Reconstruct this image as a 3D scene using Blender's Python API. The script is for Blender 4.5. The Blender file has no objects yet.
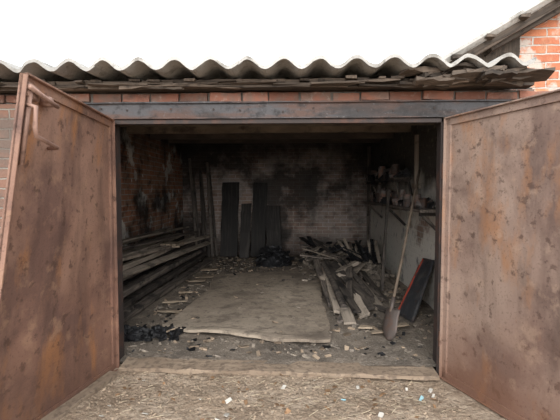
import bpy, math, random
from mathutils import Vector, Matrix, noise, Euler
random.seed(7)
R=random.random
def U(a,b): return a+(b-a)*random.random()
sc=bpy.context.scene
sc.view_settings.view_transform='Standard'
sc.view_settings.look='None'
sc.view_settings.exposure=0.36

# ---------------------------------------------------------------- materials
def mk(name, base, layers=(), rough=0.85, metal=0.0, bump=0.3, bscale=40, brick=None, swz=None, loc=False, var=0.0, bdist=0.01, soft=True):
    m=bpy.data.materials.new(name); m.use_nodes=True
    nt=m.node_tree; N=nt.nodes; L=nt.links; N.clear()
    out=N.new('ShaderNodeOutputMaterial'); bs=N.new('ShaderNodeBsdfPrincipled')
    L.new(bs.outputs[0],out.inputs[0])
    bs.inputs['Roughness'].default_value=rough; bs.inputs['Metallic'].default_value=metal
    bs.inputs['Specular IOR Level'].default_value=0.3
    if loc:
        a=N.new('ShaderNodeAttribute'); a.attribute_name='loc'; vec=a.outputs['Vector']
    else:
        a=N.new('ShaderNodeTexCoord'); vec=a.outputs['Object']
    col=None; hsock=None
    if brick:
        sep=N.new('ShaderNodeSeparateXYZ'); L.new(vec,sep.inputs[0])
        cmb=N.new('ShaderNodeCombineXYZ')
        L.new(sep.outputs[0 if swz=='XZ' else 1],cmb.inputs[0]); L.new(sep.outputs[2],cmb.inputs[1])
        nz=N.new('ShaderNodeTexNoise'); nz.inputs['Scale'].default_value=7; nz.inputs['Detail'].default_value=4
        L.new(cmb.outputs[0],nz.inputs['Vector'])
        vm=N.new('ShaderNodeVectorMath'); vm.operation='MULTIPLY_ADD'
        L.new(nz.outputs['Color'],vm.inputs[0]); vm.inputs[1].default_value=(0.03,0.022,0); L.new(cmb.outputs[0],vm.inputs[2])
        bt=N.new('ShaderNodeTexBrick'); L.new(vm.outputs[0],bt.inputs['Vector'])
        bt.inputs['Color1'].default_value=(*brick[0],1); bt.inputs['Color2'].default_value=(*brick[1],1)
        bt.inputs['Mortar'].default_value=(*brick[2],1)
        bt.inputs['Scale'].default_value=1; bt.inputs['Brick Width'].default_value=0.26; bt.inputs['Row Height'].default_value=0.082
        bt.inputs['Mortar Size'].default_value=0.009; bt.inputs['Mortar Smooth'].default_value=0.5
        col=bt.outputs['Color']; hsock=bt.outputs['Fac']
    else:
        rgb=N.new('ShaderNodeRGB'); rgb.outputs[0].default_value=(*base,1); col=rgb.outputs[0]
    for ly in layers:
        kind=ly[0]
        if kind=='z':
            _,lo,hi,c,st=ly
            sp=N.new('ShaderNodeSeparateXYZ'); L.new(vec,sp.inputs[0])
            nn=N.new('ShaderNodeTexNoise'); nn.inputs['Scale'].default_value=1.6; nn.inputs['Detail'].default_value=5
            L.new(vec,nn.inputs['Vector'])
            ma=N.new('ShaderNodeMath'); ma.operation='MULTIPLY_ADD'; ma.inputs[1].default_value=1.4
            L.new(nn.outputs[0],ma.inputs[0]); L.new(sp.outputs[2],ma.inputs[2])
            s2=N.new('ShaderNodeMath'); s2.operation='SUBTRACT'; L.new(ma.outputs[0],s2.inputs[0]); s2.inputs[1].default_value=0.7
            src=s2.outputs[0]
        else:
            _,scale,lo,hi,c,st=ly
            mp=N.new('ShaderNodeMapping'); L.new(vec,mp.inputs[0])
            s=kind if isinstance(kind,tuple) else (1,1,1)
            mp.inputs['Scale'].default_value=s
            mp.inputs['Location'].default_value=(U(0,30),U(0,30),U(0,30))
            if kind=='v':
                nn=N.new('ShaderNodeTexVoronoi'); nn.inputs['Scale'].default_value=scale; L.new(mp.outputs[0],nn.inputs['Vector']); src=nn.outputs['Distance']
            else:
                nn=N.new('ShaderNodeTexNoise'); nn.inputs['Scale'].default_value=scale; nn.inputs['Detail'].default_value=8
                nn.inputs['Roughness'].default_value=0.62; L.new(mp.outputs[0],nn.inputs['Vector']); src=nn.outputs[0]
        mr=N.new('ShaderNodeMapRange'); L.new(src,mr.inputs[0])
        mr.inputs[1].default_value=lo; mr.inputs[2].default_value=hi; mr.inputs[3].default_value=0; mr.inputs[4].default_value=st
        mx=N.new('ShaderNodeMix'); mx.data_type='RGBA'; L.new(mr.outputs[0],mx.inputs[0]); L.new(col,mx.inputs[6]); mx.inputs[7].default_value=(*c,1)
        col=mx.outputs[2]
    if var>0:
        at=N.new('ShaderNodeAttribute'); at.attribute_name='rnd'
        mr=N.new('ShaderNodeMapRange'); L.new(at.outputs['Fac'],mr.inputs[0]); mr.inputs[3].default_value=1-var; mr.inputs[4].default_value=1+var
        vm=N.new('ShaderNodeVectorMath'); vm.operation='SCALE'; L.new(col,vm.inputs[0]); L.new(mr.outputs[0],vm.inputs[3]); col=vm.outputs[0]
    L.new(col,bs.inputs['Base Color'])
    nb=N.new('ShaderNodeTexNoise'); nb.inputs['Scale'].default_value=bscale; nb.inputs['Detail'].default_value=6
    if loc:
        mp=N.new('ShaderNodeMapping'); L.new(vec,mp.inputs[0]); mp.inputs['Scale'].default_value=(0.12,1,1); L.new(mp.outputs[0],nb.inputs['Vector'])
    else: L.new(vec,nb.inputs['Vector'])
    h=nb.outputs[0]
    if hsock:
        ma=N.new('ShaderNodeMath'); ma.operation='MULTIPLY_ADD'; L.new(hsock,ma.inputs[0]); ma.inputs[1].default_value=-0.9; L.new(h,ma.inputs[2]); h=ma.outputs[0]
    bp=N.new('ShaderNodeBump'); bp.inputs['Strength'].default_value=bump; bp.inputs['Distance'].default_value=bdist
    L.new(h,bp.inputs['Height']); L.new(bp.outputs[0],bs.inputs['Normal'])
    return m
S='n'
RUST=mk('rusty_door_paint',(0.205,0.112,0.08),[
    (S,0.9,0.42,0.58,(0.29,0.17,0.122),0.9),
    (S,1.8,0.49,0.60,(0.12,0.068,0.055),0.75),
    ((3,3,0.6),1.3,0.50,0.66,(0.075,0.045,0.037),0.6),
    ((2,2,0.7),1.5,0.54,0.64,(0.36,0.16,0.065),0.7),
    (S,7,0.56,0.66,(0.31,0.185,0.12),0.55),
    (S,13,0.58,0.65,(0.07,0.038,0.028),0.7),
    (S,60,0.56,0.68,(0.07,0.04,0.03),0.5),
    ('z',.45,.0,(0.11,0.058,0.04),0.55)],rough=0.6,metal=0.05,bump=0.25,bscale=70)
RUSTG=mk('rusty_door_grey_paint',(0.22,0.145,0.115),[
    (S,0.9,0.42,0.58,(0.30,0.215,0.17),0.9),
    (S,1.8,0.49,0.60,(0.14,0.09,0.073),0.75),
    ((3,3,0.6),1.3,0.50,0.66,(0.09,0.058,0.048),0.6),
    ((2,2,0.7),1.4,0.54,0.64,(0.33,0.155,0.07),0.65),
    (S,7,0.56,0.66,(0.35,0.245,0.18),0.55),
    (S,13,0.58,0.65,(0.08,0.047,0.036),0.7),
    (S,60,0.56,0.68,(0.07,0.045,0.035),0.5),
    ('z',.6,.0,(0.17,0.078,0.044),0.6)],rough=0.6,metal=0.05,bump=0.25,bscale=70)
RUSTD=mk('rusty_frame_steel',(0.16,0.075,0.05),[(S,6,0.45,0.65,(0.27,0.13,0.075),0.8),(S,20,0.55,0.7,(0.05,0.03,0.025),0.7)],rough=0.65,bump=0.4)
RUSTH=mk('worn_latch_steel',(0.28,0.17,0.13),[(S,6,0.45,0.65,(0.36,0.23,0.18),0.8),(S,20,0.55,0.7,(0.09,0.05,0.04),0.7)],rough=0.5,metal=.2,bump=0.3)
STEEL=mk('weathered_lintel_steel',(0.08,0.077,0.08),[((1,4,4),2,0.44,0.56,(0.10,0.057,0.043),0.9),((1,3,3),1.2,0.47,0.58,(0.035,0.031,0.03),0.85),(S,12,0.52,0.66,(0.028,0.025,0.025),0.8),(S,30,.6,.7,(0.19,0.175,0.17),.5)],rough=0.65,bump=0.4)
DARKST=mk('sooty_steel',(0.045,0.035,0.032),[(S,8,0.5,0.65,(0.10,0.05,0.035),0.7)],rough=0.7)
soot=(0.020,0.018,0.017)
B_BACK=mk('sooty_brick_back',(0,0,0),[
    (S,2.2,0.42,0.60,(0.33,0.305,0.285),0.55),
    (S,1.0,0.45,0.57,soot,0.85),(S,4,0.50,0.66,soot,0.5),('z',1.95,2.4,soot,0.85),('z',0.7,0.0,soot,0.7)],
    brick=((0.30,0.195,0.15),(0.35,0.27,0.23),(0.50,0.46,0.42)),swz='XZ',bump=0.9,bscale=30)
B_LEFT=mk('sooty_brick_left',(0,0,0),[
    (S,2.0,0.53,0.56,(0.76,0.73,0.67),0.88),
    (S,0.9,0.50,0.60,soot,0.9),(S,5,0.54,0.66,soot,0.75),('z',1.95,2.4,soot,0.9),('z',0.9,0.4,soot,0.8)],
    brick=((0.44,0.20,0.12),(0.34,0.21,0.15),(0.44,0.40,0.34)),swz='YZ',bump=0.9,bscale=30)
B_RIGHT=mk('sooty_plaster_right',(0,0,0),[
    (S,1.5,0.33,0.40,(0.80,0.76,0.68),0.92),
    (S,3,0.56,0.66,(0.10,0.09,0.08),0.7),('z',1.25,1.6,soot,0.92),(S,14,0.57,0.7,(0.28,0.23,0.18),0.6)],
    brick=((0.34,0.22,0.17),(0.36,0.28,0.22),(0.48,0.44,0.38)),swz='YZ',bump=0.6,bscale=30)
B_FRONT=mk('facade_brick',(0,0,0),[(S,3,0.44,0.60,(0.12,0.095,0.08),0.8)],
    brick=((0.22,0.12,0.085),(0.20,0.11,0.08),(0.26,0.235,0.20)),swz='XZ',bump=0.8)
B_NEI=mk('orange_brick_neighbour',(0,0,0),[(S,6,0.48,0.66,(0.52,0.27,0.16),0.7),(S,15,0.55,0.66,(0.30,0.12,0.07),0.6),(S,2.8,0.57,0.62,(0.50,0.47,0.42),0.8)],
    brick=((0.55,0.21,0.105),(0.40,0.135,0.075),(0.50,0.46,0.41)),swz='XZ',bump=0.9)
BRK=mk('loose_brick',(0.24,0.105,0.07),[(S,7,0.45,0.6,(0.17,0.115,0.09),0.8),(S,18,0.56,0.7,(0.36,0.31,0.26),0.5),(S,3,.5,.62,(0.06,0.045,0.04),.7)],var=0.4)
ROOF=mk('asbestos_cement',(0.44,0.425,0.395),[(S,2,0.42,0.6,(0.33,0.315,0.29),0.9),(S,7,0.53,0.65,(0.17,0.155,0.135),0.75),(S,30,0.56,0.68,(0.14,0.125,0.105),0.5),(S,50,0.58,0.7,(0.56,0.55,0.52),0.5)],var=0.15,bump=0.5)
WOODR=mk('rotten_roof_wood',(0.075,0.058,0.045),[((0.4,6,6),6,0.45,0.65,(0.16,0.12,0.09),0.8),(S,12,0.55,0.7,(0.02,0.016,0.014),0.8)],loc=True,var=0.5,bump=0.6)
WOODC=mk('charred_beams',(0.065,0.055,0.048),[((0.4,6,6),5,0.45,0.62,(0.17,0.14,0.115),0.85),(S,5,0.52,0.64,(0.014,0.013,0.013),0.9)],loc=True,var=0.6,bump=0.7,bscale=60,rough=0.75)
WOODB=mk('charred_boards',(0.022,0.02,0.019),[((0.4,6,6),5,0.48,0.66,(0.055,0.048,0.042),0.8)],loc=True,var=0.5,bump=0.7,bscale=60,rough=0.7)
WOODG=mk('grey_old_wood',(0.31,0.26,0.21),[((0.3,6,6),6,0.42,0.64,(0.17,0.14,0.11),0.85),(S,3,0.52,0.66,(0.045,0.038,0.034),0.85)],loc=True,var=0.35,bump=0.6,bscale=60)
WOODL=mk('pale_wood',(0.30,0.24,0.175),[((0.3,6,6),6,0.45,0.65,(0.22,0.165,0.12),0.8),(S,5,0.52,0.66,(0.12,0.095,0.075),0.8)],loc=True,var=0.3,bump=0.5)
CEIL=mk('sooty_ceiling_boards',(0.075,0.06,0.05),[((0.5,7,1),3,0.45,0.65,(0.18,0.135,0.10),0.8)],loc=True,var=0.5)
JOIST=mk('scorched_joist',(0.20,0.155,0.115),[((0.5,7,1),3,0.45,0.65,(0.32,0.24,0.175),0.8),(S,3,.5,.62,(0.07,0.055,0.045),.8)],loc=True,var=0.3)
SLABM=mk('worn_floor_sheet',(0.265,0.215,0.165),[(S,1.3,0.42,0.60,(0.35,0.29,0.225),0.9),(S,2.6,0.48,0.62,(0.15,0.12,0.095),0.8),(S,8,0.54,0.64,(0.115,0.092,0.073),0.65),(S,22,0.55,0.66,(0.12,0.097,0.077),0.6),(S,70,0.6,0.7,(0.45,0.39,0.315),0.5)],bump=0.5,bscale=25)
DIRT_IN=mk('ash_dirt_floor',(0.20,0.165,0.13),[(S,1.3,0.42,0.6,(0.105,0.088,0.072),0.85),(S,7,0.5,0.64,(0.30,0.25,0.20),0.7),('v',26,0.22,0.05,(0.05,0.043,0.036),0.8),(S,55,0.56,0.68,(0.44,0.39,0.33),0.55)],bump=0.8,bscale=45,bdist=0.02)
DIRT_OUT=mk('trampled_dirt',(0.30,0.23,0.165),[(S,1.4,0.42,0.58,(0.23,0.17,0.118),0.8),(S,4,0.46,0.62,(0.38,0.305,0.23),0.8),(S,11,0.52,0.62,(0.19,0.138,0.097),0.7),(S,32,0.55,0.65,(0.43,0.355,0.27),0.6),(S,90,0.56,0.66,(0.13,0.096,0.07),0.6)],bump=1.0,bscale=30,bdist=0.03)
CHIP=mk('dirt_crumbs',(0.28,0.215,0.155),[(S,4,0.45,0.6,(0.19,0.14,0.098),0.8)],var=0.55,loc=False)
RUB=mk('ash_rubble',(0.16,0.135,0.11),[(S,4,0.46,0.6,(0.28,0.235,0.185),0.8),(S,12,0.52,0.64,(0.04,0.035,0.032),0.85),(S,40,0.58,0.68,(0.42,0.38,0.32),0.6)],bump=0.9,bscale=40,bdist=0.02,var=0.5)
CHAR=mk('black_char',(0.012,0.012,0.013),[(S,9,0.52,0.66,(0.05,0.05,0.055),0.8)],rough=0.5,bump=0.9,bscale=30,bdist=0.02,var=0.4)
PALE=mk('pale_litter',(0.48,0.45,0.40),[(S,9,0.5,0.64,(0.32,0.29,0.25),0.7)],var=0.3)
BLUE=mk('blue_litter',(0.22,0.38,0.42),[(S,9,0.5,0.64,(0.35,0.45,0.45),0.5)])
RED=mk('red_painted_frame',(0.34,0.06,0.035),[(S,8,0.52,0.64,(0.08,0.035,0.03),0.9)],rough=0.5)
GREYM=mk('dark_sheet_metal',(0.06,0.062,0.067),[(S,5,0.5,0.64,(0.14,0.135,0.13),0.8),(S,11,0.55,0.66,(0.10,0.05,0.035),0.7)],rough=0.45,metal=.3)
TIN=mk('burnt_tin',(0.16,0.145,0.135),[(S,6,0.45,0.6,(0.19,0.10,0.07),0.9),(S,14,0.52,0.64,(0.04,0.036,0.033),0.8)],rough=.6,metal=.1,var=.6)
HANDLE=mk('shovel_handle_wood',(0.15,0.115,0.085),[(S,9,0.5,0.66,(0.07,0.053,0.042),0.8)])
BLADE=mk('shovel_blade_steel',(0.11,0.09,0.08),[(S,12,0.5,0.65,(0.13,0.075,0.055),0.8)],rough=0.5,metal=0.3)
DUSTB=mk('dusty_board',(0.28,0.215,0.155),[((.3,5,5),5,.45,.62,(0.19,0.14,0.10),.8),(S,4,.46,.60,(0.22,0.165,0.118),.9),(S,25,.50,.60,(0.12,0.09,0.068),.75)],loc=True,var=.15,bump=.6)
STRAW=mk('straw',(0.42,0.35,0.25),var=.5)
LEAF=mk('dry_leaf',(0.22,0.13,0.07),[(S,12,.5,.64,(0.12,0.075,0.045),.8)],var=.4)

# ---------------------------------------------------------------- mesh builder
class MB:
    def __init__(s): s.v=[];s.f=[];s.loc=[];s.r=[];s.mi=[];s.cm=0
    def add(s,vs,fs,locs=None,rnd=None):
        b=len(s.v); s.v+= [tuple(v) for v in vs]
        if rnd is None: rnd=R()
        s.loc+= [tuple(l) for l in (locs or vs)]; s.r+=[rnd]*len(vs)
        s.f+=[tuple(b+i for i in f) for f in fs]; s.mi+=[s.cm]*len(fs)
    def plank(s,p0,p1,w,t,roll=0,n=1,jit=0,up=(0,0,1),tap=1.0,bow=0):
        p0=Vector(p0);p1=Vector(p1);d=p1-p0;Ln=d.length;d.normalize();up=Vector(up)
        if abs(d.dot(up))>0.98: up=Vector((0,1,0))
        sd=d.cross(up).normalized();u2=sd.cross(d).normalized()
        q=Matrix.Rotation(roll,3,d);sd=q@sd;u2=q@u2
        vs=[];lo=[];o=U(0,50);ro=R()
        for i in range(n+1):
            k=i/n;c=p0.lerp(p1,k)+u2*(-bow*4*k*(1-k));ww=w*(1+(tap-1)*k)
            for a,b in((-1,-1),(1,-1),(1,1),(-1,1)):
                j=Vector((U(-1,1),U(-1,1),U(-1,1)))*jit
                vs.append(c+sd*(a*ww/2)+u2*(b*t/2)+j);lo.append((k*Ln+o,a*w/2+o,b*t/2+o*.5))
        fs=[]
        for i in range(n):
            for j in range(4):
                a=i*4+j;b=i*4+(j+1)%4;fs.append((a,b,b+4,a+4))
        fs.append((3,2,1,0));e=n*4;fs.append((e,e+1,e+2,e+3))
        s.add(vs,fs,lo,ro)
    def box(s,x0,x1,y0,y1,z0,z1):
        vs=[(x,y,z) for z in(z0,z1) for x,y in((x0,y0),(x1,y0),(x1,y1),(x0,y1))]
        s.add(vs,[(3,2,1,0),(4,5,6,7),(0,1,5,4),(1,2,6,5),(2,3,7,6),(3,0,4,7)])
    def chunk(s,c,sx,sy,sz,jit=0.25):
        m=Euler((U(-.5,.5),U(-.5,.5),U(0,6.28))).to_matrix();c=Vector(c)
        vs=[]
        for z in(-1,1):
            for x,y in((-1,-1),(1,-1),(1,1),(-1,1)):
                vs.append(c+m@Vector((x*sx*U(1-jit,1+jit),y*sy*U(1-jit,1+jit),z*sz*U(1-jit,1+jit)))*0.5)
        s.add(vs,[(3,2,1,0),(4,5,6,7),(0,1,5,4),(1,2,6,5),(2,3,7,6),(3,0,4,7)])
    def tube(s,pts,r,n=8,r1=None):
        pts=[Vector(p) for p in pts];vs=[];r1=r1 or r
        for i,p in enumerate(pts):
            d=(pts[min(i+1,len(pts)-1)]-pts[max(i-1,0)]).normalized()
            a=d.cross(Vector((0.13,0.2,1))).normalized();b=d.cross(a)
            rr=r+(r1-r)*i/(len(pts)-1)
            for k in range(n):
                t=k*6.28318/n;vs.append(p+a*math.cos(t)*rr+b*math.sin(t)*rr)
        fs=[]
        for i in range(len(pts)-1):
            for k in range(n): fs.append((i*n+k,i*n+(k+1)%n,(i+1)*n+(k+1)%n,(i+1)*n+k))
        fs.append(tuple(range(n))[::-1]);e=(len(pts)-1)*n;fs.append(tuple(range(e,e+n)))
        s.add(vs,fs)
    def grid(s,fn,nx,ny):
        vs=[fn(i/nx,j/ny) for j in range(ny+1) for i in range(nx+1)]
        fs=[(j*(nx+1)+i,j*(nx+1)+i+1,(j+1)*(nx+1)+i+1,(j+1)*(nx+1)+i) for j in range(ny) for i in range(nx)]
        s.add(vs,fs,None,0.5)
    def obj(s,name,mats,smooth=False,bevel=0,parent=None):
        me=bpy.data.meshes.new(name);me.from_pydata(s.v,[],s.f);me.update()
        a=me.attributes.new('loc','FLOAT_VECTOR','POINT');a.data.foreach_set('vector',[c for l in s.loc for c in l])
        a=me.attributes.new('rnd','FLOAT','POINT');a.data.foreach_set('value',s.r)
        if not isinstance(mats,(list,tuple)): mats=[mats]
        for m in mats: me.materials.append(m)
        me.polygons.foreach_set('material_index',s.mi)
        if smooth: me.polygons.foreach_set('use_smooth',[True]*len(me.polygons))
        me.update()
        o=bpy.data.objects.new(name,me);sc.collection.objects.link(o)
        if bevel:
            b=o.modifiers.new('bevel','BEVEL');b.width=bevel;b.segments=2;b.limit_method='ANGLE'
        if parent: o.parent=parent
        return o
def empty(name,loc=(0,0,0)):
    e=bpy.data.objects.new(name,None);sc.collection.objects.link(e);return e
def fn(x,y,s=1,o=0): return noise.noise(Vector((x*s+o,y*s,o)))
XL,XR,YB=-2.5,1.70,5.7
WT=.13
def gz(x,y):
    z=-0.03+0.018*fn(x,y,1.7,3)+0.014*fn(x,y,5,9)+0.009*fn(x,y,14,1)
    z-=0.035*min(1,max(0,x/1.5))
    return z
def fz(x,y):
    return 0.0+0.016*fn(x,y,1.9,5)+0.009*fn(x,y,7,2)+0.004*fn(x,y,22,4)

# ---------------------------------------------------------------- ground & floor
m=MB();m.grid(lambda u,v:(lambda x,y:(x,y,gz(x,y)))(-5+10*u,-5.0+5.0*v),340,190);m.obj('ground',DIRT_OUT,smooth=True)
m=MB();m.grid(lambda u,v:(-40+80*u,-40+80*v,-0.13),4,4);m.obj('ground_surroundings',DIRT_OUT)
m=MB();m.grid(lambda u,v:(lambda x,y:(x,y,fz(x,y)))(XL+(XR-XL)*u,0.0+YB*v),150,190);m.obj('floor',DIRT_IN,smooth=True)

# ---------------------------------------------------------------- walls
def rz(y): return 2.30+0.045*(y+0.3)    # roof underside
def wall(name,x0,x1,y0,y1,z0,mat):
    mb=MB();vs=[(x0,y0,z0),(x1,y0,z0),(x1,y1,z0),(x0,y1,z0),(x0,y0,rz(y0)-.03),(x1,y0,rz(y0)-.03),(x1,y1,rz(y1)-.03),(x0,y1,rz(y1)-.03)]
    mb.add(vs,[(3,2,1,0),(4,5,6,7),(0,1,5,4),(1,2,6,5),(2,3,7,6),(3,0,4,7)]);return mb.obj(name,mat)
wall('wall_back',XL-.25,XR+.25,YB,YB+.25,-.12,B_BACK)
wall('wall_left',XL-.25,XL,WT,YB,-.12,B_LEFT)
wall('wall_right',XR,XR+.25,WT,YB,-.12,B_RIGHT)
OL,OR=-1.47,1.17
m=MB();m.box(-3.2,OL-.03,0,WT,-.12,2.02);m.box(OR+.03,1.95,0,WT,-.12,2.02);m.box(-3.2,-1.76,0,WT,2.02,2.16);m.box(1.70,1.95,0,WT,2.02,2.16)
m.box(-3.2,1.95,0.10,WT+.06,2.16,2.27)
m.obj('wall_front',B_FRONT)
# brick course over the lintel
m=MB();x=-3.15
while x<1.85:
    l=U(.20,.26);y_=.05+U(-.014,.012);m.plank((x,y_,2.205+U(-.005,.005)),(x+l,y_+U(-.005,.005),2.205+U(-.005,.005)),.09,U(.06,.075),n=4,jit=.004);x+=l+U(.010,.025)
m.obj('brick_lintel_course',BRK,bevel=.004)
m=MB();m.box(-3.18,1.9,.03,.098,2.165,2.245);m.obj('trim_1',mk('mortar',(0.16,0.14,0.12),[(S,9,.5,.6,(0.05,0.045,0.04),.8)]))
# steel channel lintel
m=MB()
def strip(x0,x1,y0,y1,z0,z1,n=24,j=.002):
    m.plank((x0,(y0+y1)/2,(z0+z1)/2),(x1,(y0+y1)/2,(z0+z1)/2),y1-y0,z1-z0,n=n,jit=j)
strip(-1.75,1.69,-.03,-.012,2.03,2.155)
strip(-1.75,1.69,-.055,.14,2.146,2.158)
strip(-1.75,1.69,-.055,.14,2.022,2.034)
lin=m.obj('steel_lintel_beam',STEEL,bevel=.002)
m=MB()
for i in range(11):
    x=-1.6+i*.3+U(-.06,.06)
    c=Vector((x,-.031,2.092+U(-.02,.02)));r=.009
    m.tube([c,c+Vector((0,-.006,0))],r,8)
m.obj('rivets',DARKST,parent=lin)
# steel door frame
m=MB()
for x,s_ in ((OL-.03,1),(OR+.03,-1)):
    xa,xb=sorted((x,x+s_*.012));m.box(xa,xb,-.035,WT+.01,-.06,2.02)
    xa,xb=sorted((x-s_*.01,x+s_*.04));m.box(xa,xb,-.035,-.02,-.06,2.02)
m.box(OL-.02,OR+.02,-.035,.03,1.985,2.02)
m.obj('door_frame',DARKST,bevel=.003)
# threshold board
m=MB()
m.plank((OL+.04,-.02,-.008),(OR-.03,-.06,-.022),.20,.035,n=26,jit=.007)
m.obj('threshold_board',DUSTB)

# ---------------------------------------------------------------- doors
def leaf(name,H,F,HT,FT,side,mat,zb):
    H,F,HT,FT=map(Vector,(H,F,HT,FT))
    nrm=(F-H).cross(HT-H).normalized()
    if nrm.x*side<0: nrm=-nrm
    def P(u,v,t=0): return H.lerp(F,u).lerp(HT.lerp(FT,u),v)+nrm*t
    root=empty(name)
    mb=MB()
    def dent(u,v): return .016*noise.noise(Vector((u*2.5,v*4,side*7)))+.004*noise.noise(Vector((u*9,v*13,side)))
    mb.grid(lambda u,v:P(u,v,dent(u,v)*min(1,8*min(u,1-u,v,1-v))),44,66)
    mb.grid(lambda u,v:P(u,v,-.006+dent(u,v)*min(1,8*min(u,1-u,v,1-v))),10,14)
    mb.obj('sheet_panel',mat,smooth=True,parent=root)
    mb=MB()
    def lb(u0,u1,v0,v1,t0,t1):
        vs=[P(u,v,t) for t in(t0,t1) for u,v in((u0,v0),(u1,v0),(u1,v1),(u0,v1))]
        mb.add(vs,[(3,2,1,0),(4,5,6,7),(0,1,5,4),(1,2,6,5),(2,3,7,6),(3,0,4,7)])
    lb(0,.04,0,1,-.01,.016);lb(0,.008,0,1,.0,.04)
    lb(.96,1,0,1,-.01,.016);lb(.992,1,0,1,0,.04)
    lb(0,1,.97,1,-.01,.016);lb(0,1,.995,1.0,0,.04)
    lb(0,1,0,.028,-.01,.016);lb(0,1,0,.005,0,.04)
    mb.obj('angle_frame',mat,bevel=.002,parent=root)
    mb=MB()
    for v in(.15,.8):
        c=P(-.008,v,.02);mb.tube([c-Vector((0,0,.06)),c+Vector((0,0,.06))],.014,10)
    mb.obj('hinges',RUSTD,parent=root)
    return root,P
rootL,PL=leaf('door_1',(OL-.01,-.06,-.03),(-1.69,-1.30,-.03),(OL-.01,-.06,2.015),(-1.36,-1.30,2.035),1,RUST,0)
rootR,PR=leaf('door_2',(OR+.03,-.06,-.055),(1.67,-1.22,-.055),(OR+.03,-.06,2.015),(1.67,-1.22,2.03),-1,RUSTG,0)
# latch on the left leaf
m=MB()
m.tube([PL(.99,.968,.05),PL(.84,.955,.05),PL(.76,.95,.05)],.014,8)
m.plank(PL(.98,.965,.02),PL(.90,.96,.02),.03,.07)
m.plank(PL(.84,.955,.02),PL(.80,.955,.02),.06,.05)
pts=[PL(.975,.93,.02),PL(.975,.92,.09),PL(.975,.87,.10),PL(.96,.85,.10),PL(.80,.835,.10),PL(.765,.835,.08),PL(.76,.835,.015)]
m.tube(pts,.012,8)
m.tube([PL(.965,.96,.035),PL(.965,.78,.035)],.014,8)
m.obj('latch_handle',RUSTH,parent=rootL,smooth=True)
# board lying under left leaf
m=MB();m.plank((-1.43,-.18,-.01),(-1.66,-1.5,-.01),.09,.03,n=8,jit=.003);m.obj('ground_plank',DUSTB)

# ---------------------------------------------------------------- roof
def corr(mb,x0,y0,y1,nw,pitch,amp,th,z0,sl,tilt=0):
    nx=nw*12;ny=10;W=nw*pitch
    def f(u,v,dz):
        x=x0+u*W;y=y0+(y1-y0)*v
        ph=(u*nw)*2*math.pi
        z=z0+sl*(y-y0)+amp*math.sin(ph)+dz+tilt*(u-.5)+.008*noise.noise(Vector((x*3,y,z0)))+(.004*noise.noise(Vector((x*25,y,z0))) if v==0 else 0)
        yy=y+(.02*noise.noise(Vector((x*14,2,1))) if v==0 else 0)
        return (x,yy,z)
    top=[f(i/nx,j/ny,th) for j in range(ny+1) for i in range(nx+1)]
    bot=[f(i/nx,j/ny,0) for j in range(ny+1) for i in range(nx+1)]
    n=len(top);fs=[]
    g=lambda i,j:j*(nx+1)+i
    for j in range(ny):
        for i in range(nx):
            fs.append((g(i,j),g(i+1,j),g(i+1,j+1),g(i,j+1)));fs.append((n+g(i,j+1),n+g(i+1,j+1),n+g(i+1,j),n+g(i,j)))
    for i in range(nx):
        fs.append((n+g(i,0),n+g(i+1,0),g(i+1,0),g(i,0)));fs.append((g(i,ny),g(i+1,ny),n+g(i+1,ny),n+g(i,ny)))
    for j in range(ny):
        fs.append((g(0,j),g(0,j+1),n+g(0,j+1),n+g(0,j)));fs.append((n+g(nx,j),n+g(nx,j+1),g(nx,j+1),g(nx,j)))
    mb.add(top+bot,fs)
m=MB();P_=.262;x=-3.55;k=0
while x<1.5:
    nw=4;corr(m,x,-.36+U(-.02,.015),3.0,nw,P_,.036,.026,2.352+.006*(k%2)+U(-.006,.006),.045,U(-.012,.012))
    corr(m,x,2.9,6.3,nw,P_,.036,.012,2.365+.045*3.2+.03,.045);x+=nw*P_;k+=1
roof=m.obj('corrugated_roof',ROOF)
# eave boards (rotten)
m=MB()
m.plank((-3.3,-.10,2.28),(1.72,-.10,2.28),.03,.06,n=30,jit=.008,up=(0,0,1))
m.plank((-3.3,-.02,2.265),(1.85,-.02,2.27),.12,.03,n=30,jit=.006)
for i in range(46):
    x=-3.2+i*.11+U(-.03,.03)
    if R()<.8: m.plank((x,-.17+U(-.05,.05),2.295+U(-.01,.01)),(x+U(-.03,.03),.12,2.285),U(.05,.10),.018,n=3,jit=.004)
for i in range(24):
    x=U(.75,1.42);z=U(2.25,2.33);m.plank((x,-.2+U(-.10,.05),z),(x+U(.2,.5),-.22+U(-.10,.08),z+U(-.02,.03)),U(.06,.16),.025,n=5,jit=.01,roll=U(-.3,.3))
for i in range(26):
    x=U(-3,.9);z=U(2.25,2.29);m.plank((x,-.12+U(-.06,.05),z),(x+U(.2,.7),-.12+U(-.06,.06),z+U(-.02,.02)),U(.03,.08),.015,n=5,jit=.006,roll=U(-.3,.3))
m.obj('eave_boards',WOODR)
# ceiling
m=MB();yy=.20
while yy<YB-.08:
    m.plank((XL,yy+.07,rz(yy)-.015),(XR,yy+.07,rz(yy)-.015),.135,.02,n=6,jit=.003);yy+=.142
m.obj('ceiling',CEIL)
m=MB()
for i,yy in enumerate((.75,1.75,2.75,3.75,4.75)):
    m.cm=1 if i in(1,2) else 0
    m.plank((XL,yy,rz(yy)-.085),(XR,yy,rz(yy)-.085+U(-.01,.01)),.10,.11,n=8,jit=.004)
m.obj('ceiling_joists',[CEIL,JOIST])

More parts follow.
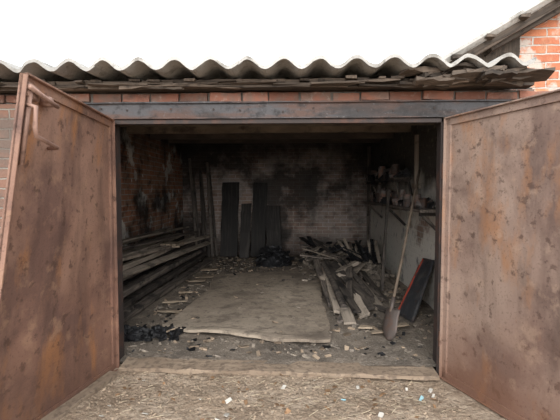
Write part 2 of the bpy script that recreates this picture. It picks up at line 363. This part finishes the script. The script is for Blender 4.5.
# ---------------------------------------------------------------- neighbour building
sl=.585;ex,ez=1.345,2.65
def nzr(x): return ez+sl*(x-ex)
root=empty('neighbour_brick_garage')
m=MB()
x0,x1,y0,y1=2.14,6.4,.8,7
xr=4.3
vs=[(x0,y0,-.12),(x1,y0,-.12),(x1,y0,nzr(x0)-.07),(xr,y0,nzr(xr)-.07),(x0,y0,nzr(x0)-.07)]
vs+= [(a,y1,c) for a,b,c in vs]
m.add(vs,[(0,1,2,3,4),(9,8,7,6,5),(0,4,9,5),(1,6,7,2),(2,7,8,3),(3,8,9,4),(0,5,6,1)])
m.obj('gable_wall',B_NEI,parent=root)
m=MB()
def nroof(mb,xa,xb,th,y0,y1,amp=.03,pitch=.2):
    nx=6;ny=int((y1-y0)/pitch*10)
    vs=[]
    for dz in(0,-th):
        for j in range(ny+1):
            for i in range(nx+1):
                x=xa+(xb-xa)*i/nx;y=y0+(y1-y0)*j/ny
                z=nzr(x) if x<=xr else nzr(xr)-sl*(x-xr)
                vs.append((x,y,z+dz+amp*math.sin(y/pitch*6.283)))
    n=(nx+1)*(ny+1);g=lambda i,j:j*(nx+1)+i;fs=[]
    for j in range(ny):
        for i in range(nx):
            fs.append((g(i,j),g(i+1,j),g(i+1,j+1),g(i,j+1)));fs.append((n+g(i,j+1),n+g(i+1,j+1),n+g(i+1,j),n+g(i,j)))
        fs.append((g(0,j),g(0,j+1),n+g(0,j+1),n+g(0,j)))
        fs.append((n+g(nx,j),n+g(nx,j+1),g(nx,j+1),g(nx,j)))
    for i in range(nx): fs.append((n+g(i,0),n+g(i+1,0),g(i+1,0),g(i,0)))
    mb.add(vs,fs)
xx=ex;k=0
while xx<xr-.05:
    xe=min(xx+1.0,xr);ez+=.008 if k%2 else -.008;nroof(m,xx,xe+.04 if xe<xr else xe,.035,.48,7.2);ez-=.008 if k%2 else -.008;xx=xe;k+=1
nroof(m,xr,7.2,.035,.48,7.2)
m.obj('roof_sheets',ROOF,parent=root)
m=MB()
def sp(x,y,dz): return (x,y,nzr(x)+dz)
m.plank(sp(ex+.06,.56,-.09),sp(xr,.56,-.09),.04,.07,n=16,jit=.008)
m.plank(sp(ex+.14,.60,-.14),sp(xr,.60,-.14),.10,.03,n=16,jit=.008)
m.plank(sp(ex+.5,.70,-.17),sp(xr,.70,-.17),.16,.05,n=16,jit=.008)
for i in range(5):
    m.plank(sp(ex+.1,.75+i*.9,-.12),sp(xr,.75+i*.9,-.12),.06,.10,n=4,jit=.004)
for i in range(10):
    x=ex+.12+i*.3;m.plank((x,.46,nzr(x)-.06),(x,1.3,nzr(x)-.06),.08,.03,n=3,jit=.006)
for x in (1.62,1.80,1.97,2.08): m.plank((x,.80,2.25),(x+.02,.80,nzr(x)-.10),.19,.025,n=4,jit=.008,up=(0,1,0))
m.obj('gable_boards',WOODR,parent=root)

# ---------------------------------------------------------------- slab
poly=[(-1.36,.78),(-1.20,.70),(-.5,.56),(.20,.36),(.33,.44),(.38,.9),(.36,1.8),(.42,2.9),(.44,3.80),(.30,3.86),(-.5,3.62),(-1.26,3.42),(-1.33,3.3),(-1.22,2.4),(-1.30,1.4)]
m=MB();pts=[]
for i in range(len(poly)):
    a=Vector(poly[i]);b=Vector(poly[(i+1)%len(poly)]);L_=(b-a).length;n=max(1,int(L_/.06))
    for k in range(n):
        p=a.lerp(b,k/n);j=.012+.02*(p.y<.8);pts.append((p.x+U(-.008,.008)+j*fn(p.x,p.y,7,3),p.y+U(-.008,.008)+j*fn(p.x,p.y,7,8)))
cx,cy=-.45,2.1;rings=[1,.985,.95,.9,.8,.7,.6,.5,.4,.3,.2,.1]
n=len(pts)
def slz(X,Y,q):
    curl=.05*max(0,(1.0-Y)/.6)*max(0,.35+1.3*fn(X,Y,2.4,6)) if q>.94 else 0
    return .048-(.004 if q==1 else 0)+.014*fn(X,Y,2.1,8)+.006*fn(X,Y,6,3)+curl
vs=[(x,y,max(.012,slz(x,y,1)-.028)) for x,y in pts]
for q in rings:
    for x,y in pts:
        X=cx+(x-cx)*q;Y=cy+(y-cy)*q
        vs.append((X,Y,slz(X,Y,q)))
vs.append((cx,cy,.05));fs=[]
for r_ in range(len(rings)):
    for i in range(n): fs.append((r_*n+i,r_*n+(i+1)%n,(r_+1)*n+(i+1)%n,(r_+1)*n+i))
e=len(rings)*n
for i in range(n): fs.append((e+i,e+(i+1)%n,len(vs)-1))
fs.append(tuple(range(n))[::-1])
m.add(vs,fs);m.obj('worn_floor_sheet',SLABM)

# ---------------------------------------------------------------- beam stack left
m=MB()
for (x,y) in((-2.2,1.2),(-2.15,3.0),(-2.1,4.7)):
    m.plank((XL+.03,y,.07),(-1.85,y,.07),.1,.1,n=3,jit=.006)
rows=[(.16,[-2.40,-2.25,-2.10,-1.95]),(.27,[-2.42,-2.28,-2.13,-1.99]),(.38,[-2.42,-2.28,-2.14]),(.49,[-2.43,-2.29,-2.17]),(.60,[-2.43,-2.30]),(.70,[-2.43])]
for z,xs in rows:
    for x in xs:
        out=(x+2.45)
        m.cm=1 if R()<.35 else 0
        m.plank((x-.04*out+U(-.015,.015),U(.75,1.1),z+U(-.01,.01)),(x+.28*out+U(-.02,.02),U(4.5,5.05),z+U(-.02,.01)),U(.09,.13),U(.05,.09),n=10,jit=.005,roll=U(-.12,.12),bow=U(-.01,.02))
m.cm=1
m.plank((-2.22,1.3,.60),(-1.78,4.9,.50),.09,.035,n=8,jit=.004,roll=.2)
m.plank((-2.36,1.1,.78),(-2.2,4.9,.70),.10,.035,n=8,jit=.004,roll=-.1)
m.plank((-2.05,1.0,.46),(-1.75,4.9,.38),.10,.03,n=8,jit=.004,roll=.3)
m.cm=0
m.plank((-2.28,1.0,.72),(-1.95,4.8,.62),.05,.03,n=8,jit=.004,roll=.2)
m.plank((-1.90,.9,.05),(-1.68,4.6,.05),.12,.06,n=8,jit=.006,roll=.1)
m.obj('charred_beam_stack',[WOODC,WOODG],bevel=.004)
m=MB()
for k in range(3): m.plank((-2.09+k*.09,3.02,.585),(-2.05+k*.09,3.38,.575),.07,.03)
for k in range(2): m.plank((-2.12,3.08+k*.22,.553),(-1.84,3.12+k*.22,.545),.05,.03)
m.obj('wooden_pallet_piece',WOODL,bevel=.002)

# ---------------------------------------------------------------- boards leaning on back wall
def lean(name,xa,xb,h,mat,dx=0,foot=.35,w2=None,n=1):
    mb=MB();w=(xb-xa)/n
    for i in range(n):
        xc=xa+w*(i+.5);hh=h+U(-.04,.04)*(n>1)
        mb.plank((xc,YB-foot,.02),(xc+dx,YB-.04,hh),w*.98,.03,n=9,jit=.010,up=(0,1,0))
    return mb.obj(name,mat,bevel=.003)
lean('leaning_board',-1.60,-1.22,1.62,WOODB,n=1)
lean('leaning_board',-1.17,-.95,1.15,WOODB,foot=.5)
lean('leaning_board',-.93,-.62,1.62,WOODB,n=1,foot=.4,dx=.03)
lean('leaning_board',-.58,-.26,1.10,WOODB,n=1,foot=.5,dx=-.05)
m=MB()
for i in range(6):
    x=-2.25+i*.08;m.plank((x+.18,YB-.45+U(-.1,.1),.02),(x-.05+U(-.05,.05),YB-.05,U(1.7,2.25)),.05,.035,n=6,jit=.003)
m.obj('leaning_pole_bundle',WOODC)

# ---------------------------------------------------------------- rubble mounds
def mound(mb,cx,cy,rx,ry,h,seed,n=40):
    def f(u,v):
        x=-1+2*u;y=-1+2*v;r=math.sqrt(x*x+y*y)
        k=max(0,1-r*r);X=cx+x*rx;Y=cy+y*ry
        z=h*k*(1+.7*noise.noise(Vector((x*2.2,y*2.2,seed))))+.05*k**.5*noise.noise(Vector((x*7,y*7,seed)))+.02*k**.5*noise.noise(Vector((x*20,y*20,seed)))
        return (X,Y,z+fz(X,Y)-.012 if k>0 else fz(X,Y)-.03)
    mb.grid(f,n,n)
def mz(cx,cy,rx,ry,h,x,y):
    r2=((x-cx)/rx)**2+((y-cy)/ry)**2;return h*max(0,1-r2)
m=MB();mound(m,.86,4.5,.80,1.1,.36,3,60);mound(m,1.15,3.4,.52,.9,.22,5,50)
for i in range(420):
    x=U(.1,1.62);y=U(2.9,5.5);z=max(mz(.85,4.5,.82,1.1,.36,x,y),mz(1.15,3.4,.52,.9,.22,x,y));s=U(.02,.09);m.cm=1 if R()<.25 else 0;m.chunk((x,y,z+s*.2+.01),s*1.4,s,s*.6)
m.cm=1
mound(m,1.22,3.75,.38,.34,.42,21)
for i in range(40):
    x=U(.95,1.5);y=U(3.45,4.0);m.chunk((x,y,mz(1.22,3.75,.40,.34,.42,x,y)+.02),U(.06,.25),U(.03,.12),.02,.4)
for i in range(16):
    x=U(.9,1.45);m.cm=i%2+1;m.plank((x,3.3,U(.1,.3)),(x+U(-.4,.2),3.9,U(.35,.6)),.05,.02,n=3,jit=.008)
for i in range(26):
    x=U(.25,1.2);y=U(3.5,5.0);a_=U(0,3.14);l=U(.15,.4);m.cm=random.choice((1,2,3));m.plank((x-l*math.cos(a_),y-l*math.sin(a_),U(.25,.35)),(x+l*math.cos(a_),y+l*math.sin(a_),U(.3,.5)),U(.04,.1),.02,n=3,jit=.008)
m.obj('rubble_heap',[RUB,CHAR,WOODG,WOODC])
m=MB();mound(m,-.40,4.62,.38,.42,.30,11)
for i in range(60):
    x=U(-.7,-.08);y=U(4.3,4.95);z=mz(-.40,4.62,.38,.42,.30,x,y);s=U(.03,.10);m.chunk((x,y,z+.02),s*2,s,s*.4)
m.obj('charred_cloth_heap',CHAR)
m=MB();mound(m,-1.62,.62,.30,.18,.08,31,24)
for i in range(60):
    x=U(-1.42,-1.12) if i%2 else U(-1.85,-1.4);y=U(.45,.75);s=U(.02,.07);m.chunk((x,y,.02+R()*.03),s*2,s,s*.6)
m.obj('charcoal_heap',CHAR)

# planks, centre right
m=MB()
pl=[((.47,1.62,.03),(.36,3.4,.30),.10,0),((.50,1.3,.05),(.47,3.1,.30),.09,1),((.60,.98,.03),(.58,2.9,.26),.13,1),((.70,1.15,.10),(.50,3.0,.34),.09,0),((.80,1.25,.03),(.66,3.0,.28),.13,1),
    ((.90,1.4,.07),(.60,3.0,.32),.10,0),((1.03,1.55,.03),(.80,3.1,.26),.12,1),((.66,1.5,.12),(.84,2.8,.32),.09,0),((.52,1.05,.02),(.95,2.6,.18),.10,0),((1.12,1.9,.04),(.70,3.3,.34),.09,0),
    ((.52,1.9,.12),(1.05,3.0,.30),.11,1),((1.1,2.3,.03),(.45,2.9,.30),.08,1),((.92,1.6,.10),(.58,2.8,.30),.14,0),((1.18,1.9,.03),(1.05,2.9,.20),.08,0),((.40,2.4,.2),(.95,2.8,.36),.08,1),
    ((1.12,1.40,.02),(.86,1.95,.06),.09,0),((1.2,2.5,.05),(.6,2.35,.26),.07,1)]
for a,b,w,c in pl:
    m.cm=c;m.plank(a,b,w,U(.025,.05),n=8,jit=.008,roll=U(-.4,.4))
m.cm=0
for a,b in (((.58,1.35,.09),(.44,2.8,.34)),((.98,1.8,.10),(.72,3.0,.36)),((1.14,2.6,.08),(.82,3.3,.3))): m.tube([a,Vector(a).lerp(Vector(b),.5)+Vector((.01,0,.01)),b],.045,9,.035)
m.obj('fallen_plank_pile',[WOODC,WOODG],bevel=.003)

# ---------------------------------------------------------------- shelves on right wall
m=MB()
m.plank((1.54,1.2,1.22),(1.54,4.6,1.22),.30,.035,n=8,jit=.003)
m.plank((1.56,2.6,1.62),(1.56,5.0,1.62),.26,.03,n=6,jit=.003)
for y in(1.3,2.9,4.5):
    m.plank((1.69,y,1.18),(1.41,y,1.18),.04,.04);m.plank((1.69,y,.92),(1.44,y,1.17),.035,.035)
for y in(2.7,4.9):
    m.plank((1.69,y,1.585),(1.45,y,1.585),.04,.035)
def can(x,y,z,r,h):
    m.tube([(x,y,z),(x,y,z+h*.9),(x,y,z+h)],r,14,r*.96)
m.cm=2
for y,r,h in((1.45,.05,.12),(1.62,.04,.16),(1.78,.06,.14),(1.95,.06,.10),(2.1,.05,.16),(2.25,.05,.12),(2.4,.04,.22),(2.58,.06,.15),(2.75,.06,.12),(2.95,.05,.2),(3.1,.05,.16),(3.3,.07,.14),(3.5,.07,.2),(3.75,.06,.16),(4.0,.08,.24),(4.35,.06,.16)): can(U(1.46,1.58),y,1.24,r,h)
for y,r,h in((2.8,.06,.2),(3.0,.05,.14),(3.3,.07,.16),(3.7,.06,.22),(4.0,.07,.14),(4.3,.09,.16),(4.7,.07,.2)): can(U(1.5,1.58),y,1.636,r,h)
for i in range(130):
    m.cm=random.choice((1,1,2))
    z,ya,yb=(1.24,1.4,4.5) if i%2 else (1.636,2.7,4.9);s=U(.04,.13);m.chunk((1.55+U(-.07,.07),U(ya,yb),z+s*.3),s*U(1,2.4),s,s*.9)
m.cm=0
for i in range(9):
    y=U(1.6,4.3);m.plank((U(1.45,1.6),y,1.26),(U(1.45,1.6),y+U(-.1,.1),U(1.4,1.6)),.03,.03,n=2,jit=.004)
m.obj('wall_shelf',[WOODC,CHAR,TIN])
m=MB();m.plank((1.665,2.12,1.5),(1.665,2.45,1.52),.03,.06);m.plank((1.665,2.3,1.3),(1.665,2.3,2.2),.05,.04);m.obj('wall_batten',WOODG)
m=MB()
m.plank((1.62,5.60,.0),(1.62,5.60,2.4),.06,.05,n=4,jit=.004);m.obj('wall_post',WOODC)
m=MB()
m.plank((1.24,2.42,.02),(1.37,2.62,1.45),.04,.03,n=8,jit=.003)
m.obj('leaning_pole',WOODC)

# ---------------------------------------------------------------- shovel
root=empty('shovel')
a=Vector((.965,.68,.30));b=Vector((1.44,1.42,1.68));d=(b-a).normalized()
m=MB();m.tube([a-d*.05,a.lerp(b,.3)+Vector((.006,0,0)),a.lerp(b,.7),b],.016,10,.014);m.obj('handle',HANDLE,smooth=True,parent=root)
m=MB();tip=Vector((.90,.56,.01));ax=(a-tip).normalized();sd=ax.cross(Vector((.85,.52,0))).normalized();nn=sd.cross(ax)
def bl(u,v):
    w=.10*(1.0 if v>.35 else (.25+.75*math.sin(v/.35*math.pi/2)));w*=(1-.06*v)
    s_=(u-.5)*2
    return tip+ax*(v*.30)+sd*(s_*w)+nn*(.03*s_*s_-.02*math.sin(v*3.1))
m.grid(bl,12,14);m.tube([a-ax*.06,a+d*.10],.022,10,.02)
o=m.obj('blade',BLADE,smooth=True,parent=root);s_=o.modifiers.new('sol','SOLIDIFY');s_.thickness=.004

# metal panels leaning on the right wall, one with a red edge
root=empty('leaning_metal_panel')
def quad(b1,b2,t1,t2,red):
    b1,b2,t1,t2=map(Vector,(b1,b2,t1,t2));n_=(b2-b1).cross(t1-b1).normalized()
    def Q(u,v,t=0): return b1.lerp(b2,u).lerp(t1.lerp(t2,u),v)+n_*t
    mm=MB();mm.grid(lambda u,v:Q(u,v,.006*noise.noise(Vector((u*4,v*4,1)))),10,16)
    o=mm.obj('sheet',GREYM,parent=root);s=o.modifiers.new('s','SOLIDIFY');s.thickness=.008
    mm=MB()
    for p,q in((Q(0,0),Q(0,1)),(Q(1,0),Q(1,1)),(Q(0,0),Q(1,0)),(Q(0,1),Q(1,1))):
        mm.cm=0 if red and (p-q).length>.5 and p==Q(1,0) else 1
        mm.plank(p,q,.022,.03,n=5,jit=.002)
    mm.obj('rim',[RED,GREYM],parent=root)
quad((1.30,1.10,.02),(1.22,1.42,.02),(1.665,1.55,.60),(1.64,1.84,.58),True)
quad((1.36,1.30,.02),(1.30,1.62,.02),(1.67,1.75,.50),(1.67,2.1,.45),False)

# ---------------------------------------------------------------- scattered litter
def inslab(x,y): return -1.3<x<.4 and .55<y<3.7
m=MB()
for i in range(2200):
    x=U(-1.42,1.15);y=-abs(random.gauss(0,.7))-.10
    if y<-3: continue
    s=U(.004,.013);m.cm=0;m.chunk((x,y,gz(x,y)+s*.12),s*U(1,2.2),s,s*.5)
m.cm=1
for i in range(320):
    x=U(-1.40,1.15);y=-U(.15,1.6);a_=random.gauss(.2,.9);l=U(.03,.09);z=gz(x,y)+.004
    m.plank((x,y,z),(x+l*math.cos(a_),y+l*math.sin(a_),z+U(0,.01)),.0028,.002)
m.cm=4
for i in range(110):
    x=U(-1.35,1.1);y=-U(.15,1.2);s=U(.01,.03);m.chunk((x,y,gz(x,y)+.006),s*1.4,s,s*.12,.4)
m.cm=2
for i in range(16):
    x=U(-1.3,1.1);y=U(-.8,-.2);s=U(.012,.03);m.chunk((x,y,gz(x,y)+.008),s*1.5,s,s*.2)
m.cm=3
m.chunk((.92,-.42,gz(.92,-.42)+.008),.05,.025,.008);m.chunk((.35,-.5,gz(.35,-.5)+.006),.03,.02,.008)
m.obj('ground_litter',[CHIP,STRAW,PALE,BLUE,LEAF])
m=MB()
for i in range(2300):
    x=U(-1.75,XR-.1);y=U(.12,5.4)
    if inslab(x,y) and R()<.94: continue
    z=fz(x,y)+(.045 if inslab(x,y) else 0);s=U(.006,.04)
    m.cm=random.choice((0,0,0,1,1,2));m.chunk((x,y,z+s*.12),s*U(1,2.4),s,s*.4)
for (x,y,l,w) in((-1.45,3.2,.30,.10),(-1.5,2.9,.25,.14),(-1.5,2.2,.2,.05),(-1.5,1.7,.3,.04),(-1.5,3.8,.3,.12),(-1.45,1.3,.3,.05),(.9,.7,.25,.06),(1.1,.9,.2,.05),(.75,.85,.15,.08)):
    m.cm=3;a_=U(-.6,.6);z=fz(x,y)+.03;m.plank((x-l/2*math.cos(a_),y-l/2*math.sin(a_),z),(x+l/2*math.cos(a_),y+l/2*math.sin(a_),z+.01),w,.015,n=3,jit=.006)
m.obj('floor_rubble_litter',[RUB,CHIP,CHAR,WOODL])

# ---------------------------------------------------------------- light
w=bpy.data.worlds.new('overcast');sc.world=w;w.use_nodes=True
nt=w.node_tree;bg=nt.nodes['Background'];tc=nt.nodes.new('ShaderNodeTexCoord');nz=nt.nodes.new('ShaderNodeTexNoise');nz.inputs['Scale'].default_value=1.5
cr=nt.nodes.new('ShaderNodeValToRGB');nt.links.new(tc.outputs['Generated'],nz.inputs['Vector']);nt.links.new(nz.outputs[0],cr.inputs[0])
cr.color_ramp.elements[0].color=(.90,.94,1,1);cr.color_ramp.elements[1].color=(.98,.99,1,1)
nt.links.new(cr.outputs[0],bg.inputs['Color']);bg.inputs['Strength'].default_value=1.9
sun=bpy.data.lights.new('hazy_sun','SUN');sun.energy=2.6;sun.angle=math.radians(50);sun.color=(1,.98,.95)
so=bpy.data.objects.new('hazy_sun',sun);sc.collection.objects.link(so)
so.rotation_euler=Vector((-.05,1,-.42)).to_track_quat('-Z','Y').to_euler()

# ---------------------------------------------------------------- camera
cam=bpy.data.cameras.new('camera');cam.lens=26;cam.sensor_width=36;cam.clip_end=200
co=bpy.data.objects.new('camera',cam);sc.collection.objects.link(co);sc.camera=co
co.location=(0,-3.3,1.45);co.rotation_euler=(math.radians(90-2.8),0,math.radians(2.0))
